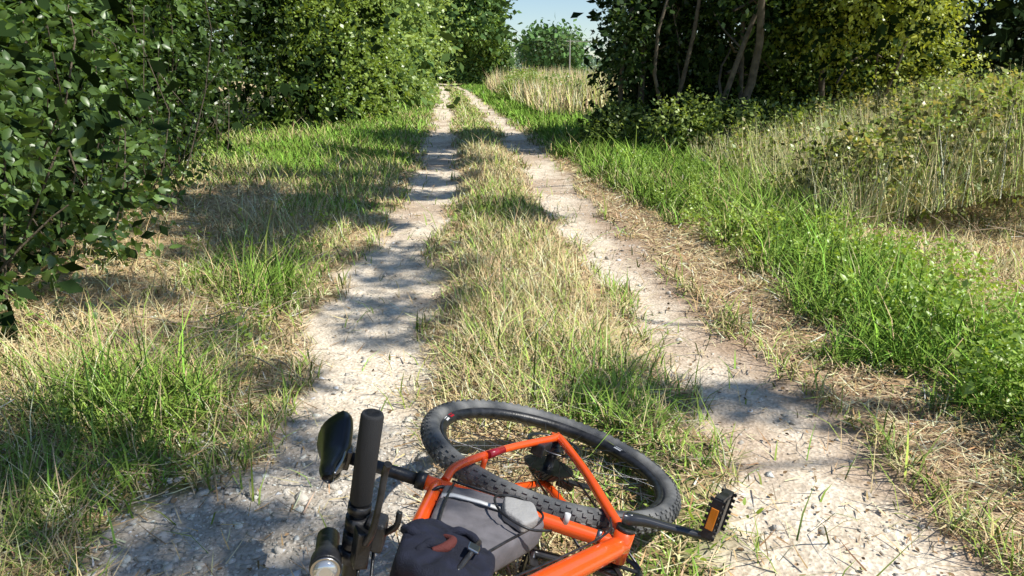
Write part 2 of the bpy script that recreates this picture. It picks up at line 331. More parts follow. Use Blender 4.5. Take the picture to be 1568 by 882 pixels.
treeobj('oak_tree',[((-7,84,-.3),(-7,84,8),.3)],rb(26,-7.2,84,4.5,4.3,2,4.5,1.2,2.,33),4000,7,.32,(.24,.38,.12),(.40,.55,.2),34,ic=4,upb=.3)
bl=[];q=np.random.default_rng(41)
for X in np.arange(-150,230,4.2):
    hgt=q.uniform(2.4,4.2)
    for k_ in range(3):bl.append((X+q.normal(0,2),165+q.normal(0,5),hgt*(.25+.3*k_),3.0,3,hgt*.35))
e=empty('distant_trees');c=fol(bl,8000,6,.6,(.26,.36,.25),(.36,.46,.31),42,False);rawmesh('crowns',c[0],c[1],M_leaf,c[2],parent=e);c=fol(inside(bl,.8),3000,3,1.6,(.18,.25,.18),(.2,.28,.2),43,False);rawmesh('inner_crowns',c[0],c[1],M_inner,c[2],parent=e)  # distance haze put into the leaf colours, paler than nearer trees
treeobj('field_tree',[((7.6,150,-1),(7.6,150,6.5),.35)],rb(22,7.4,150,4.6,4.4,3,2.5,1.0,1.7,44),3400,7,.45,(.21,.30,.17),(.31,.41,.23),45,ic=5)  # far crown also coloured paler, painting in the haze
bl=[];q=np.random.default_rng(46)
for X in np.arange(20,75,3):
    for z in np.arange(.5,12,2.2):bl.append((X+q.normal(0,1),46+X*.15+q.normal(0,1.5),z,2.3,2.3,1.9))
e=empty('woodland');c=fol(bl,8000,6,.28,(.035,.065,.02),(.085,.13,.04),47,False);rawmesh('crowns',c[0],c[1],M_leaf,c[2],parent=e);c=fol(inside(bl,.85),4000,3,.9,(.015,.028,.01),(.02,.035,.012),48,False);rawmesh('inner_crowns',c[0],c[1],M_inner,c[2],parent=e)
# ---------------- clump of trees right of the track
tr=[((1.7,12.1,-.1),(1.75,12.6,6.0),.035),((1.95,12.0,-.1),(2.1,12.8,6.5),.05),((2.15,11.5,-.1),(2.35,12.0,5.5),.035),((2.5,11.6,-.1),(2.3,12.2,5.5),.03)]
bl=rb(30,2.45,13.0,1.9,.62,1.2,1.9,.3,.5,51)+rb(40,2.3,12.6,4.9,.9,1.5,1.3,.35,.6,49)+rb(16,2.6,13.4,.9,.9,.5,.9,.35,.55,52)+rb(9,1.72,11.8,1.7,.12,.3,.8,.14,.24,50)
treeobj('hazel_tree',tr,bl,7000,8,.066,(.035,.07,.02),(.13,.21,.05),53)
tr=[((2.85,10.9,-.1),(3.05,10.9,4.2),.065),((2.9,10.9,.8),(3.9,10.9,4.2),.05),((3.35,11.6,-.1),(3.2,12.0,6),.04)]
bl=rb(34,3.6,13.2,3.2,1.1,1.0,3.0,.4,.7,54)+rb(22,4.1,11.7,2.4,1.1,.7,.8,.28,.5,55)+rb(26,4.2,13.3,.9,1.7,.6,.9,.4,.6,56)
treeobj('hazel_tree',tr,bl,7000,8,.064,(.055,.11,.028),(.22,.33,.07),57)
tr=[((4.9,12.2,-.1),(4.9,11.6,5.5),.05),((5.6,12.6,-.1),(5.9,12,5),.04)]
bl=rb(44,5.1,11.3,2.9,1.3,1.1,1.4,.25,.48,58)+rb(22,5.8,13.4,1.0,1.6,.6,.9,.4,.6,64)
treeobj('field_maple_tree',tr,bl,6800,8,.06,(.20,.29,.05),(.60,.64,.13),59,spread=2.6)
bl=rb(20,3.2,10.7,.35,1.2,.5,.3,.22,.4,61)+rb(8,1.75,11.9,.3,.35,.5,.2,.2,.35,62)
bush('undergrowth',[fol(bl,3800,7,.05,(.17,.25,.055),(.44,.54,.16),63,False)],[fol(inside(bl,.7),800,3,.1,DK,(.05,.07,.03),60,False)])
# ---------------- trees out of frame on the right that throw the dappled shade
SN=math.hypot(SX,SY);TE=math.tan(math.radians(52))
def shade(tx,ty_,z):return (tx+z/TE*SX/SN,ty_+z/TE*SY/SN,z)
bl=[]
for (a,b,z,s) in [(-1.25,1.95,6.2,.36),(-.65,1.75,6.4,.2),(-1.9,2.2,6.3,.3),(-.8,2.4,6.,.16),(.4,2.62,6.1,.15),(.62,2.85,6.2,.14),(.95,2.72,5.9,.15),(1.15,2.66,5.9,.12),(-.55,3.55,6.3,.17),(-.85,3.95,6.1,.18),(-.5,4.0,6.1,.15),(-1.5,3.3,6.6,.2),(-.6,4.6,6.6,.2),(-.9,5.0,6.6,.2),(-1.8,4.9,6.9,.34),(-2.0,5.6,6.6,.36),(-2.4,1.6,6.6,.3),(-2.2,3.9,6.7,.27),(-1.0,2.9,6.3,.13)]:
    p=shade(a,b,z);bl.append((*p,s*1.25,s*.8,s*.6))
treeobj('ash_tree',[((7.6,.8,-.1),(6.9,1.2,4.4),.12),((6.95,1.1,3.6),(4.0,.4,6.4),.035),((6.9,1.2,4.2),(3.5,2.8,6.6),.035)],bl,1500,8,.06,(.06,.11,.03),(.12,.2,.04),65,inner=False,limb=False,spread=1.0)
bl=[];q=np.random.default_rng(66)
for i in range(56):
    b=q.uniform(5.2,12.8);a=q.uniform(-3.0,-.45-.03*b);z=q.uniform(4.8,7);s=q.uniform(.16,.38);p=shade(a,b,z);bl.append((*p,s*1.4,s*.62,s*.6))
for (a,b) in((.0,6.3),(.2,6.6),(-.2,6.9)):
    p=shade(a,b,6);bl.append((*p,.22,.16,.12))
treeobj('ash_tree',[((6.6,8.6,-.1),(5.4,7.9,5.2),.09),((5.6,8.0,4.4),(3.8,6.0,6.6),.04)],bl,5200,8,.068,(.06,.11,.03),(.12,.2,.04),67,inner=False,limb=False,spread=1.0)
# ---------------- bramble bank
q=np.random.default_rng(70);bl=[]
for i in range(95):
    x=q.uniform(2.5,9);y=q.uniform(6.2,11);top=np.interp(x-.3*(y-6),[2.2,3.0,4.0,6.5],[.35,.72,.95,1.15]);r_=q.uniform(.2,.42)
    bl.append((x,y,top-r_*.8,r_*1.2,r_*1.2,r_))
bush('bramble_bush',[fol(bl,5200,7,.043,(.24,.34,.07),(.56,.64,.18),71,False,spread=2.2),fol(bl,2400,7,.04,(.46,.40,.16),(.70,.60,.30),73,False,spread=2.6)],[fol(inside(bl,.72),5000,3,.06,(.08,.10,.035),(.20,.18,.07),72,False)])
def stalks(name,n,fn,h0,h1,w,c,seed,lean=.2,gf=.25):
    r=np.random.default_rng(seed);x,y,z=fn(r,n);a=r.random(n)*6.28;t=np.stack([np.cos(a),np.sin(a),0*a],-1);up=nrm(np.array([0,0,1.])+np.abs(r.normal(0,lean,n))[:,None]*t)
    h=r.uniform(h0,h1,n)*(.55+.9*fbm(x*.6,y*.6,seed));sc=np.stack([w*(.6+.8*r.random(n)),h,h*.3*r.random(n)],-1);col=np.array(c)*np.exp(r.normal(0,.25,(n,1)))*(1+r.normal(0,.06,(n,3)))
    g=(r.random(n)<gf)[:,None];col=np.where(g,col*np.array([.55,.8,.4]),col)
    V,F,Cc=inst(BL,BL_F,np.stack([x,y,z],-1),frame(up,t),sc,np.clip(col,.02,.85));return rawmesh(name,V,F,M_straw,Cc)
def f1(r,n):
    x=r.uniform(2.3,9.5,n);y=r.uniform(5.6,11.5,n);return x,y,np.interp(x-.3*(y-6),[2.2,3.0,4.0,6.5],[.0,.25,.45,.65])-.1
stalks('dry_stalks',42000,f1,.25,.85,.0055,(.82,.68,.38),81,.55,.35)
def f2(r,n):
    y=r.uniform(19,46,n);x=I(y,tR1)+r.uniform(1.4,9,n)*np.where(r.random(n)<.5,1,.6);return x,y,H(x,y)
stalks('tall_dry_grass',34000,f2,.35,1.25,.024,(.84,.63,.36),82,.35,.3)
bl=rb(14,1.9,24,.4,1.2,3,.3,.25,.45,83)+rb(10,.4,31,.5,.8,2,.3,.3,.6,84)
bush('shrub',[fol(bl,1500,6,.09,(.22,.32,.08),(.42,.52,.16),85,False)],None)
q=np.random.default_rng(90);bl=[]
for i in range(200):
    y=np.exp(q.uniform(np.log(2.1),np.log(10)));d=q.uniform(.5,1.5 if y<6 else 2.1);x=I(y,tR1)+d;s=q.uniform(.04,.13);bl.append((x,y,.05+s*.8,s,s,s*.9))
for i in range(80):
    y=np.exp(q.uniform(np.log(2.0),np.log(8)));x=I(y,tL0)-q.uniform(.25,1.7);s=q.uniform(.03,.07);bl.append((x,y,.05+s*.5,s,s,s*.7))
for i in range(8):
    y=q.uniform(1.4,1.9);x=q.uniform(.48,.62);s=q.uniform(.02,.035);bl.append((x,y,.02+s*.6,s,s,s*.8))
c=fol(bl,4600,6,.025,(.22,.35,.06),(.46,.60,.13),91,True,upb=1.);rawmesh('weeds',c[0],c[1],M_leaf,c[2])
r=np.random.default_rng(95);n=2200;y=1.2*np.exp(r.random(n)*np.log(7/1.2));x=cen(y)+(r.random(n)*2-1)*2.2;k=(x>.5)|(r.random(n)<.3);x,y=x[k],y[k];n=len(x)
a=r.random(n)*6.28;t=np.stack([np.cos(a),np.sin(a),r.normal(0,.2,n)],-1);col=np.array([.34,.22,.12])*np.exp(r.normal(0,.4,(n,1)))
s=r.uniform(.010,.024,n);V,F,Cc=inst(LEAF,LEAF_F,np.stack([x,y,H(x,y)+.008],-1),frame(t,nrm(np.array([0,0,1.])+r.normal(0,.3,(n,3)))),np.stack([s,s,s*2],-1),np.clip(col,.02,.6));rawmesh('fallen_leaves',V,F,M_straw,Cc)
S=[(-1.15,3.05,.05),(-1.0,3.0,.05),(2.2,5.9,.1),(2.6,6.1,.1),(2.5,6.6,.15),(2.0,5.3,.1)];E=[(-.72,2.85,.02),(-.8,2.8,.03),(3.4,6.5,.25),(3.5,6.0,.3),(3.3,7.2,.4),(2.9,5.7,.2)]
r=np.random.default_rng(97)
for i in range(90):
    x=r.uniform(1.9,3.8);y=r.uniform(3.5,7.5);a=r.random()*6.28;l=r.uniform(.15,.6);S.append((x,y,.04));E.append((x+l*np.cos(a),y+l*np.sin(a),r.uniform(.04,.22)))
for i in range(60):
    x=r.uniform(-2.4,-1.2);y=r.uniform(2.2,5);a=r.random()*6.28;l=r.uniform(.1,.4);S.append((x,y,.06));E.append((x+l*np.cos(a),y+l*np.sin(a),r.uniform(.06,.13)))
V,F=stems(S,E,.005,.002,98,.06);rawmesh('twigs',V,F,simple('twig_material',(.46,.36,.25),.9,var=.4),smooth=True)
pe=empty('utility_pole');M_pole=simple('weathered_wood',(.34,.33,.32),.9,var=.2)
V,F=stems([(8.6,120,-1)],[(8.6,120,5.7)],.10,.07,1,0,8,3);rawmesh('mast',V,F,M_pole,parent=pe)
V,F=stems([(8.0,120,5.4)],[(9.2,120,5.4)],.05,.05,1,0,6,3);rawmesh('crossarm',V,F,M_pole,parent=pe)
wv=[]
for ox in(-.5,.5):
    t=np.linspace(0,1,20)[:,None];p=np.array([8.6+ox,120,5.45])*(1-t)+np.array([60+ox,118,5.6])*t;p[:,2]-=1.0*4*t[:,0]*(1-t[:,0])*.8;wv.append(tubegeo(p,.02,4))
rawmesh('wires',np.concatenate([wv[0][0],wv[1][0]]),np.concatenate([wv[0][1],wv[1][1]+len(wv[0][0])]),M_pole,parent=pe)
# ================================================================ mountain bike
bike=empty('mountain_bike')
Fd=np.array([.1931,-.9786,.0704]);Ud=np.array([-.9393,-.1638,.3004]);Nd=np.array([.2824,.1241,.9509]);T0=np.array([.1061,1.9235,.1699])
W=lambda f,u,n=0.:T0+Fd*f+Ud*u+Nd*n
HO=np.array([.8716,.4968,0]);HA=nrm(np.array([-.358,.934,0]));dl=.0932
def steer(p):
    v=np.array(p,float)-HO;k=HA;return HO+v*np.cos(dl)+np.cross(k,v)*np.sin(dl)+k*(k@v)*(1-np.cos(dl))
WS=lambda f,u,n=0.:W(*steer((f,u,n)))
bf,bu=.9132,.60;bw=.3686
WB=lambda f,u,n=0.:WS(f,u-.036*(1-min(1,abs(n)/bw)),n)   # riser bar: the ends sit higher than the middle
M_or=simple('orange_paint',(.95,.105,.012),.25,coat=.6,spec=.5,var=.15,vscale=8)
M_red=simple('red_decal',(.42,.015,.03),.3,coat=.5)
M_blk=simple('black_metal',(.018,.018,.02),.38,bump=.1,var=1.2,vscale=40)
M_rub=simple('tyre_rubber',(.095,.103,.116),.6,bump=.3,bscale=500,var=1.,vscale=14,tint=(.25,.245,.235))
M_grip=simple('grip_foam',(.018,.019,.022),.75,bump=.3,bscale=900)
M_sad=simple('saddle_vinyl',(.012,.012,.014),.3,coat=.15,bump=.1,bscale=600)
M_met=simple('brushed_steel',(.45,.45,.46),.3,metal=1.)
M_dmet=simple('dark_steel',(.12,.12,.13),.35,metal=1.)
M_alu=simple('crank_alloy',(.09,.092,.1),.3,metal=.6)
M_bag=simple('grey_fabric',(.19,.177,.19),.9,bump=.6,bscale=700,var=.3,vscale=25)
M_wht=simple('white_reflective',(.66,.66,.66),.5)
M_navy=simple('navy_fabric',(.008,.010,.025),.8,bump=.5,bscale=500,var=.6,vscale=30)
M_lin=simple('maroon_lining',(.12,.025,.02),.8,bump=.4,bscale=400)
M_refl=simple('amber_reflector',(.8,.25,.02),.15,coat=1)
M_glass=simple('lamp_lens',(.6,.62,.64),.08,metal=.7)
def smooth_path(P,n=8):
    P=np.array(P,float);Q=np.vstack([2*P[0]-P[1],P,2*P[-1]-P[-2]]);o=[]
    for i in range(1,len(Q)-2):
        for t in np.linspace(0,1,n,endpoint=False):
            a,b,c,d=Q[i-1:i+3];o.append(.5*((2*b)+(-a+c)*t+(2*a-5*b+4*c-d)*t*t+(-a+3*b-3*c+d)*t**3))
    o.append(P[-1]);return np.array(o)
def tube(name,P,rad,mat,seg=16,sm=True,wf=W,cap=True,parent=None):
    P=np.array([wf(*p) for p in P])
    Q=smooth_path(P,8) if sm else P
    rr_=np.interp(np.linspace(0,1,len(Q)),np.linspace(0,1,len(P)),rad) if np.ndim(rad)>0 else np.full(len(Q),rad)
    V,F=tubegeo(Q,rr_,seg);F=[tuple(f) for f in F]
    if cap:
        n=len(Q);F.append(tuple(range(seg))[::-1]);F.append(tuple(range((n-1)*seg,n*seg)))
    o=pymesh(name,V,F,mat,parent or bike)
    me=o.data
    if cap: me.polygons[len(F)-1].use_smooth=False;me.polygons[len(F)-2].use_smooth=False
    return o
def lathe(name,prof,c,mat,wf=W,seg=72):
    a=np.linspace(0,2*np.pi,seg,endpoint=False);V=[];m_=len(prof)
    for t in a:
        for (r_,n_) in prof:V.append(wf(c[0]+r_*np.cos(t),c[1]+r_*np.sin(t),n_))
    F=[]
    for i in range(seg):
        for j in range(m_):
            k=(j+1)%m_;i2=(i+1)%seg;F.append((i*m_+j,i*m_+k,i2*m_+k,i2*m_+j))
    return pymesh(name,V,F,mat,bike)
def boxes(name,items,mat,wf=W,bev=0):
    V=[];F=[]
    for c,a,b,d in items:
        c,a,b,d=map(lambda v:np.array(v,float),(c,a,b,d));o=len(V)
        for s in((-1,-1,-1),(1,-1,-1),(1,1,-1),(-1,1,-1),(-1,-1,1),(1,-1,1),(1,1,1),(-1,1,1)):V.append(wf(*(c+a*s[0]+b*s[1]+d*s[2])))
        for f in((0,3,2,1),(4,5,6,7),(0,1,5,4),(1,2,6,5),(2,3,7,6),(3,0,4,7)):F.append(tuple(o+i for i in f))
    ob=pymesh(name,V,F,mat,bike,False)
    if bev:
        md=ob.modifiers.new('b','BEVEL');md.width=bev;md.segments=2
    return ob
def wheel(pfx,c,wf):
    prof=[(.337+.028*np.cos(p)*(1 if np.cos(p)>-.2 else .75),.028*np.sin(p)) for p in np.linspace(0,2*np.pi,20,endpoint=False)]
    lathe(pfx+'_tyre',prof,c,M_rub,wf,120)
    it=[];nk=84
    for i in range(nk):
        for row,(ph,off,l,w) in enumerate([(.22,0,.0075,.0048),(-.22,.5,.0075,.0048),(.62,.5,.006,.0045),(-.62,0,.006,.0045),(1.0,0,.007,.0035),(-1.0,.5,.007,.0035)]):
            t=(i+off)/nk*2*np.pi;er=np.array([np.cos(t),np.sin(t),0]);et=np.array([-np.sin(t),np.cos(t),0]);en=np.array([0,0,1.])
            o=er*np.cos(ph)+en*np.sin(ph);s=-er*np.sin(ph)+en*np.cos(ph)
            it.append((np.array([c[0],c[1],0])+er*.337+o*.0292,et*l*.85,s*w,o*.0022))
    boxes(pfx+'_tread',it,M_rub,wf)
    lathe(pfx+'_rim',[(.317,.0135),(.316,.0155),(.311,.0155),(.302,.010),(.297,.0),(.302,-.010),(.311,-.0155),(.316,-.0155),(.317,-.0135)],c,M_blk,wf,96)
    for ang,mt in((-.35,M_wht),(-.22,M_red),(1.9,M_wht),(2.03,M_red),(4.1,M_wht)):
        V=[];F=[];m_=6
        for j in range(m_+1):
            t=ang+j/m_*.085;V+= [wf(c[0]+.3145*np.cos(t),c[1]+.3145*np.sin(t),.0162),wf(c[0]+.3035*np.cos(t),c[1]+.3035*np.sin(t),.0125)]
        for j in range(m_):F.append((2*j,2*j+1,2*j+3,2*j+2))
        pymesh(pfx+'_rim_decal',V,F,mt,bike,False)
    Vs=[];Fs=[];o=0
    for i in range(32):
        t=i/32*2*np.pi;sd=1 if i%2 else -1;t2=t+(.9 if (i//2)%2 else -.9)
        a=wf(c[0]+.302*np.cos(t),c[1]+.302*np.sin(t),.003*sd);b=wf(c[0]+.024*np.cos(t2),c[1]+.024*np.sin(t2),.028*sd)
        v,f=tubegeo([a,(a+b)/2,b],.0011,5);Vs.append(v);Fs.append(f+o);o+=len(v)
    rawmesh(pfx+'_spokes',np.concatenate(Vs),np.concatenate(Fs),M_dmet,parent=bike)
    lathe(pfx+'_hub',[(.006,.066),(.011,.066),(.013,.04),(.026,.034),(.026,.028),(.014,.024),(.014,-.024),(.026,-.028),(.026,-.034),(.013,-.04),(.011,-.066),(.006,-.066)],c,M_blk,wf,32)
    lathe(pfx+'_rotor',[(.080,.042),(.080,.044),(.066,.044),(.066,.042)],c,M_dmet,wf,60)
    its=[]
    for i in range(5):
        t=i/5*6.283;t2=t+.5;p=np.array([c[0]+.02*np.cos(t),c[1]+.02*np.sin(t),.043]);q_=np.array([c[0]+.067*np.cos(t2),c[1]+.067*np.sin(t2),.043]);d=(q_-p)/2;pr=np.array([-d[1],d[0],0]);pr=pr/np.linalg.norm(pr)*.004
        its.append(((p+q_)/2,d,pr,(0,0,.0009)))
    boxes(pfx+'_rotor_arms',its,M_dmet,wf)
    boxes(pfx+'_caliper',[((c[0]+.055,c[1]+.055,.046),(.024,.018,0),(-.011,.014,0),(0,0,.017))],M_blk,wf,.004)
wheel('rear_wheel',(0,0),W);wheel('front_wheel',(1.12,0),WS)
for i in range(9):
    r_=.072-.0052*i;n_=-.02-.0042*i;V=[]
    nt=int(r_*2*np.pi/.0127)
    a=np.linspace(0,2*np.pi,nt*4,endpoint=False);rad=[r_ if (j%4) in(0,1) else r_-.005 for j in range(nt*4)]
    for s in(.001,-.001):
        for t,q_ in zip(a,rad):V.append(W(q_*np.cos(t),q_*np.sin(t),n_+s))
    m_=len(a);F=[tuple(range(m_)),tuple(range(2*m_-1,m_-1,-1))]+[(j,m_+j,m_+(j+1)%m_,(j+1)%m_) for j in range(m_)]
    pymesh('cassette_cog',V,F,M_dmet,bike,False)
CL=(.3041,.3924);BB=(.4427,-.0525)
tube('seat_tube',[(*BB,0),((CL[0]+BB[0])/2,(CL[1]+BB[1])/2,0),(CL[0],CL[1],0)],.0172,M_or)
tube('top_tube',[(CL[0]+.012,CL[1]-.035,0),(.55,.425,0),(.74,.465,0),(.868,.492,0)],[.016,.0175,.019,.02],M_or)
tube('down_tube',[(BB[0],BB[1],0),(.66,.185,0),(.895,.43,0)],[.023,.026,.026],M_or)
tube('head_tube',[(.862,.52,0),(.905,.41,0)],.024,M_or,sm=False)
for s in(1,-1):
    tube('seat_stay',[(CL[0]+.004,CL[1]-.05,s*.012),(CL[0]-.05,CL[1]-.085,s*.034),(.14,.17,s*.056),(.03,.028,s*.066),(-.004,-.002,s*.067)],[.0105,.0105,.0095,.010,.0115],M_or)
    tube('chain_stay',[(-.004,.002,s*.067),(.04,-.008,s*.066),(.2,-.025,s*.058),(.33,-.04,s*.04),(BB[0]-.01,BB[1],s*.026)],[.0115,.011,.0115,.0125,.013],M_or)
    boxes('dropout',[((-.002,-.001,s*.0665),(.018,.0,0),(0,.016,0),(0,0,.004))],M_or,bev=.003)
    tube('axle_nut',[(0,0,s*.068),(0,0,s*.078)],.008,M_dmet,sm=False)
    tube('stay_decal',[(.20,.231,s*.0505+.001),(.155,.186,s*.0552+.001)],.0101,M_red,sm=False)
tube('stay_bridge',[(.215,.24,.048),(.215,.24,-.048)],.007,M_or)
tube('bottom_bracket',[(BB[0],BB[1],.036),(BB[0],BB[1],-.036)],.0225,M_or,sm=False)
tube('bb_cup',[(BB[0],BB[1],.045),(BB[0],BB[1],.036)],.021,M_blk,sm=False)
sx,su=-.292,.956
tube('seat_clamp',[(CL[0]-sx*.01,CL[1]-su*.01,0),(CL[0]+sx*.012,CL[1]+su*.012,0)],.0205,M_blk,sm=False)
tube('seat_post',[(CL[0],CL[1],0),(CL[0]+sx*.172,CL[1]+su*.172,0)],.0145,M_blk,sm=False)
ST=(CL[0]+sx*.172,CL[1]+su*.172)
boxes('saddle_clamp',[((ST[0],ST[1]+.008,0),(.022,0,0),(0,.010,0),(0,0,.024))],M_dmet,bev=.004)
for s in(1,-1):tube('saddle_rail',[(ST[0]-.10,ST[1]+.04,s*.03),(ST[0]-.05,ST[1]+.018,s*.022),(ST[0]+.05,ST[1]+.018,s*.022),(ST[0]+.12,ST[1]+.035,s*.008)],.0035,M_met,8)
V=[];F=[];ns=26;nr=28
for i in range(ns):
    s=i/(ns-1);f=ST[0]-.12+.25*s
    w=np.interp(s,[0,.04,.12,.25,.4,.55,.75,.93,1],[.03,.056,.074,.071,.050,.031,.024,.020,.010])
    top=ST[1]+.068+.014*(1-s)**2*np.sin(min(1,s*8)*np.pi/2)-.006*np.sin(s*np.pi)-.014*max(0,s-.85)/.15*.7-(.012 if i==0 else 0)
    dp=np.interp(s,[0,.15,.5,1],[.048,.074,.064,.024])
    for j in range(nr):
        a=2*np.pi*j/nr;c_,s_=np.cos(a),np.sin(a);nn=w*np.sign(c_)*abs(c_)**.8
        if s_>=0:uu=top-dp*.6*(abs(nn)/max(w,1e-5))**2.4
        else:uu=top-dp*(.6+.4*abs(s_)**.6)
        V.append(W(f,uu,nn))
for i in range(ns-1):
    for j in range(nr):k=(j+1)%nr;F.append((i*nr+j,i*nr+k,(i+1)*nr+k,(i+1)*nr+j))
F.append(tuple(range(nr)));F.append(tuple(range((ns-1)*nr,ns*nr))[::-1])
pymesh('saddle',V,F,M_sad,bike)
ca=-1.1885;cd=np.array([np.cos(ca),np.sin(ca),0]);cp=np.array([-cd[1],cd[0],0])
for s in(1,-1):
    V=[];F=[];n_=14
    for i in range(n_):
        t=i/(n_-1);c0=np.array([*BB,0])+s*cd*(t*.192-.014);hw=np.interp(t,[0,.08,.2,.85,.95,1],[.010,.018,.0135,.011,.013,.006]);hn=np.interp(t,[0,.1,.5,1],[.012,.013,.008,.0075]);nc=s*np.interp(t,[0,.25,1],[.062,.072,.086])
        for a in np.linspace(0,2*np.pi,12,endpoint=False):
            q_=c0+cp*hw*np.sign(np.cos(a))*abs(np.cos(a))**.6+np.array([0,0,nc+hn*np.sign(np.sin(a))*abs(np.sin(a))**.6]);V.append(W(*q_))
    for i in range(n_-1):
        for j in range(12):k=(j+1)%12;F.append((i*12+j,i*12+k,(i+1)*12+k,(i+1)*12+j))
    F.append(tuple(range(12)));F.append(tuple(range((n_-1)*12,n_*12))[::-1])
    pymesh('crank_arm',V,F,M_alu,bike)
    pc=np.array([*BB,0])+s*cd*.175;ang=.75 if s>0 else .2
    p=np.array([np.cos(ang),np.sin(ang),0]);q_=np.array([-p[1],p[0],0]);zn=np.array([0,0,1.])
    n0=s*.098;n1=s*.185;nm=(n0+n1)/2;hl=abs(n1-n0)/2
    tube('pedal_spindle',[(pc[0],pc[1],s*.085),(pc[0],pc[1],n1)],.0075,M_met,sm=False)
    it=[]
    for e_ in(-1,1):
        it.append((pc+zn*nm+p*e_*.044,p*.0035,q_*.012,zn*hl))
        it.append((pc+zn*(nm+e_*hl),p*.044,q_*.010,zn*.004))
        it.append((pc+zn*nm+p*e_*.019,p*.0035,q_*.009,zn*hl))
    for e_ in(-1,1):
        for k_ in range(7):
            for g in(-1,1):it.append((pc+zn*(nm+hl*(k_-3)/3.2)+p*e_*.044+q_*g*.0145,p*.0035,q_*.003,zn*.0035))
    it.append((pc+zn*nm,p*.014,q_*.0125,zn*hl*.95))
    boxes('pedal_body',it,M_blk,bev=.001)
    boxes('pedal_reflector',[(pc+zn*nm+p*e_*.0485,p*.0015,q_*.0085,zn*hl*.55) for e_ in(-1,1)],M_refl,bev=.001)
tube('crank_bolt',[(*BB,.072),(*BB,.078)],.009,M_met,sm=False)
lathe('chainring',[(.066,-.047),(.066,-.050),(.05,-.050),(.05,-.047)],BB,M_dmet,W,60)
boxes('chainring_spider',[((BB[0]+.028*np.cos(t),BB[1]+.028*np.sin(t),-.0485),(.026*np.cos(t),.026*np.sin(t),0),(-.006*np.sin(t),.006*np.cos(t),0),(0,0,.002)) for t in np.arange(5)*1.2566],M_blk)
tube('chain',[(0,.05,-.04),(.2,.03,-.044),(BB[0],BB[1]+.066,-.0485)],.0035,M_dmet,6,False);tube('chain',[(.03,-.09,-.04),(.2,-.10,-.044),(BB[0],BB[1]-.066,-.0485)],.0035,M_dmet,6,False)
boxes('derailleur',[((.01,-.06,-.06),(.014,-.02,0),(.008,.006,0),(0,0,.01)),((.03,-.10,-.045),(.008,-.04,0),(.012,.002,0),(0,0,.004))],M_blk,bev=.002)
tube('steerer',[(.855,.54,0),(.915,.385,0)],.017,M_blk,sm=False,wf=WS)
boxes('fork_crown',[((.918,.378,0),(.02,-.005,0),(.005,.02,0),(0,0,.075))],M_blk,WS,.006)
for s in(1,-1):
    tube('fork_stanchion',[(.918,.38,s*.062),(.985,.22,s*.062)],.016,M_met,wf=WS,sm=False);tube('fork_leg',[(.975,.245,s*.062),(1.08,.0,s*.062),(1.12,0,s*.062)],.021,M_blk,wf=WS,sm=False)
tube('stem',[(.852,.548,0),(.875,.558,0),(bf,bu-.036,0)],.019,M_blk,wf=WS,sm=False)
tube('handlebar',[(bf,bu,-bw),(bf,bu,-.15),(bf,bu,0),(bf,bu,.15),(bf,bu,bw)],[.0112,.0112,.0155,.0112,.0112],M_blk,wf=WB)
for s in(1,-1):
    tube('grip',[(bf,bu,s*(bw-.135)),(bf,bu,s*(bw-.13)),(bf,bu,s*(bw-.004)),(bf,bu,s*bw)],[.0125,.0152,.0156,.0140],M_grip,wf=WB,sm=False,seg=24)
    tube('grip_collar',[(bf,bu,s*(bw-.147)),(bf,bu,s*(bw-.135))],.0162,M_blk,wf=WB,sm=False)
    tube('brake_clamp',[(bf,bu,s*(bw-.20)),(bf,bu,s*(bw-.178))],.0175,M_blk,wf=WB,sm=False)
    tube('shifter_clamp',[(bf,bu,s*(bw-.172)),(bf,bu,s*(bw-.154))],.0170,M_blk,wf=WB,sm=False)
    boxes('brake_body',[((bf+.026,bu-.008,s*(bw-.185)),(.013,-.003,0),(.003,.010,0),(.004,0,s*.03)),((bf+.012,bu-.004,s*(bw-.19)),(.014,0,0),(0,.008,0),(0,0,.010))],M_blk,WB,.003)
    tube('brake_lever',[(bf+.038,bu-.012,s*(bw-.17)),(bf+.050,bu-.018,s*(bw-.145)),(bf+.049,bu-.022,s*(bw-.10)),(bf+.043,bu-.024,s*(bw-.06)),(bf+.047,bu-.026,s*(bw-.045))],[.006,.0048,.0045,.0048,.0055],M_blk,wf=WB,seg=10)
    boxes('shifter_body',[((bf+.016,bu-.026,s*(bw-.165)),(.018,.004,0),(-.004,.013,0),(0,0,.022))],M_blk,WB,.005)
    tube('shift_lever',[(bf+.02,bu-.035,s*(bw-.165)),(bf+.035,bu-.05,s*(bw-.14)),(bf+.032,bu-.052,s*(bw-.12))],.0045,M_blk,wf=WB,seg=8)
    tube('brake_hose',[(bf+.03,bu-.008,s*(bw-.215)),(bf+.06,bu-.01,s*.10),(bf+.07,bu-.06,s*.04),(.93,.50,s*.03),(.88,.42,s*.03)],.0026,M_blk,8,wf=WB)
tube('shift_cable',[(bf+.016,bu-.026,bw-.19),(bf+.075,bu-.03,.12),(bf+.09,bu-.07,.06),(.93,.46,.035)],.0024,M_blk,8,wf=WB)
LN=.155;LU=bu+.036
tube('lamp_clamp',[(bf,bu,LN-.010),(bf,bu,LN+.010)],.0175,M_blk,wf=WB,sm=False)
tube('lamp_bracket',[(bf,bu+.01,LN),(bf,bu+.03,LN)],.009,M_blk,wf=WB,sm=False)
tube('lamp_body',[(bf-.035,LU,LN),(bf-.03,LU,LN),(bf+.010,LU,LN),(bf+.022,LU,LN),(bf+.042,LU,LN),(bf+.044,LU,LN)],[.013,.016,.0165,.0205,.0215,.0205],M_blk,wf=WB,sm=False,seg=28)
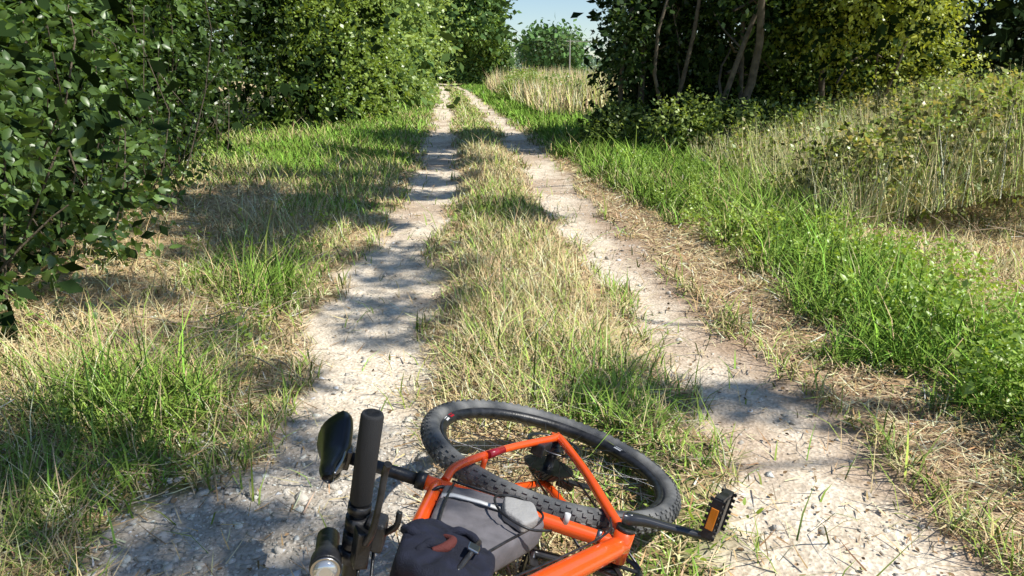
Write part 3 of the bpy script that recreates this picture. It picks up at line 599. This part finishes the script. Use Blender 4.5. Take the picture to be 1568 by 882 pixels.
tube('lamp_bezel',[(bf+.044,LU,LN),(bf+.048,LU,LN)],.0195,M_met,wf=WB,sm=False,seg=28)
tube('lamp_lens',[(bf+.0482,LU,LN),(bf+.052,LU,LN),(bf+.054,LU,LN)],[.0165,.0145,.008],M_glass,wf=WB,sm=False,seg=28)
def puffy(name,poly,th,mat,nz=.006,seed=0,per=10,nc=0.,fr=38):
    P_=[];n_=len(poly);poly=np.array(poly)
    for i in range(n_):
        for t in np.linspace(0,1,per,endpoint=False):P_.append(poly[i]*(1-t)+poly[(i+1)%n_]*t)
    P_=np.array(P_)
    for _ in range(3):P_=(np.roll(P_,1,0)+P_*2+np.roll(P_,-1,0))/4
    c0=P_.mean(0);m_=len(P_);V=[];F=[];rings=[]
    for s in(-1,1):
        for k_,(sc_,hz) in enumerate([(1,.25),(.995,.6),(.965,.88),(.90,1.),(.78,1.05),(.62,1.1),(.45,1.12),(.25,1.13),(.08,1.13)]):
            st=len(V)
            for q in P_:
                pp=c0+(q-c0)*sc_;h=s*th*hz+nc+(fbm(pp[0]*fr,pp[1]*fr,seed+s)-.5)*nz*2*min(1,k_/2+.3)
                V.append(W(pp[0],pp[1],h))
            rings.append((s,st))
    def con(a,b,fl):
        for j in range(m_):
            k=(j+1)%m_;f=(a+j,a+k,b+k,b+j);F.append(f if fl else f[::-1])
    lo=[s for g,s in rings if g<0];hi_=[s for g,s in rings if g>0]
    con(lo[0],hi_[0],True)
    for a,b in zip(hi_,hi_[1:]):con(a,b,True)
    for a,b in zip(lo,lo[1:]):con(a,b,False)
    F.append(tuple(range(hi_[-1],hi_[-1]+m_)));F.append(tuple(range(lo[-1],lo[-1]+m_))[::-1])
    return pymesh(name,V,F,mat,bike)
puffy('frame_bag',[(.335,.345),(.395,.165),(.455,.13),(.76,.40),(.74,.445),(.52,.40)],.030,M_bag,.006,1)
def strip(name,pts,w,mat,lift,wd=(1,0)):
    V=[];F=[]
    for i,(f,u,n) in enumerate(pts):
        V+=[W(f-wd[0]*w,u-wd[1]*w,n+lift),W(f+wd[0]*w,u+wd[1]*w,n+lift)]
    for i in range(len(pts)-1):F.append((2*i,2*i+1,2*i+3,2*i+2))
    o=pymesh(name,V,F,mat,bike);md=o.modifiers.new('s','SOLIDIFY');md.thickness=.004;return o
strip('bag_stripe',[(.430,.374,.0),(.432,.368,.030),(.436,.345,.036),(.448,.29,.0375),(.462,.245,.0365)],.0065,M_wht,.0055)
tube('bag_piping',[(.345,.335,.031),(.39,.18,.031),(.45,.145,.031),(.6,.27,.031),(.74,.395,.031)],.0028,M_blk,8)
tube('bag_zip',[(.37,.335,.0375),(.5,.375,.0385),(.72,.425,.036)],.0028,M_blk,8)
puffy('side_pouch',[(.425,.235),(.43,.17),(.50,.17),(.545,.215),(.50,.25)],.012,simple('pale_fabric',(.36,.35,.34),.8,bump=.3),.003,4,nc=.045)
tube('pouch_cord',[(.44,.16,.045),(.42,.20,.055),(.45,.26,.06),(.52,.26,.06),(.56,.21,.055),(.53,.15,.045)],.0028,M_blk,8)
for s_ in((.37,.36),(.62,.44)):
    tube('bag_strap',[(s_[0]+.024*np.cos(a)*.4,s_[1]-.002+.024*np.cos(a),.024*np.sin(a)) for a in np.linspace(0,2*np.pi,14)],.004,M_blk,6)
puffy('rolled_jacket',[(.61,.46),(.59,.40),(.62,.33),(.70,.30),(.82,.34),(.84,.43),(.74,.49)],.036,M_navy,.014,7,nc=.022,fr=30,per=16)
for i,(a,b,c_,R_) in enumerate([(.64,.42,.05,.045),(.68,.37,.055,.045),(.74,.41,.055,.045)]):
    tube('jacket_fold',[(a+R_*np.cos(t)*.9,b+R_*np.sin(t),c_+.010*np.sin(2*t+i)) for t in np.linspace(.9*i,3.6+.9*i,12)],[.003,.009,.007,.010,.007,.009,.007,.009,.006,.008,.007,.003],M_navy,12)
tube('jacket_lining',[(.655,.40,.058),(.68,.385,.064),(.705,.40,.063),(.715,.425,.058)],[.004,.009,.010,.005],M_lin,12)
boxes('buckle',[((.72,.355,.078),(.012,.004,.0),(-.003,.010,.002),(0,0,.003))],M_met,bev=.002)
tube('buckle_strap',[(.66,.33,.06),(.72,.355,.073),(.78,.39,.062)],.005,M_blk,8)
tube('cage_boss',[(.41,.075,.01),(.41,.075,.035)],.007,M_wht,sm=False);tube('cage_boss',[(.475,.02,.01),(.475,.02,.04)],.006,M_met,sm=False)
tube('cable_run',[(.86,.45,.026),(.6,.14,.03),(.47,.0,.036),(.40,-.03,.04)],.0024,M_blk,8)
# ---------------------------------------------------------------- light, sky, camera
el=math.radians(52);sv=Vector((SX,SY,0)).normalized();sd_=Vector((sv.x*math.cos(el),sv.y*math.cos(el),math.sin(el)))
w=D.worlds.new("World");scene.world=w;w.use_nodes=True;nt=w.node_tree;bg=nt.nodes['Background'];sk=nt.nodes.new('ShaderNodeTexSky');sk.sky_type='NISHITA';sk.sun_disc=False
sk.sun_elevation=el;sk.sun_rotation=math.atan2(sv.x,sv.y);sk.air_density=.95;sk.dust_density=.1;sk.ozone_density=3.5
nt.links.new(sk.outputs[0],bg.inputs[0]);bg.inputs[1].default_value=.13
ld=D.lights.new('sun','SUN');ld.energy=5;ld.angle=math.radians(.5);ld.color=(1,.965,.88);lo=link(D.objects.new('sun',ld));lo.rotation_euler=sd_.to_track_quat('Z','Y').to_euler()
cd_=D.cameras.new('camera');cam=link(D.objects.new('camera',cd_));cam.location=(0,0,1.2);cam.rotation_euler=(math.radians(90-15.7),0,0);cd_.sensor_width=36;cd_.lens=1184/1568*36;cd_.clip_start=.05;cd_.clip_end=3000
scene.camera=cam;scene.view_settings.view_transform='Standard';scene.view_settings.look='None';scene.view_settings.exposure=0
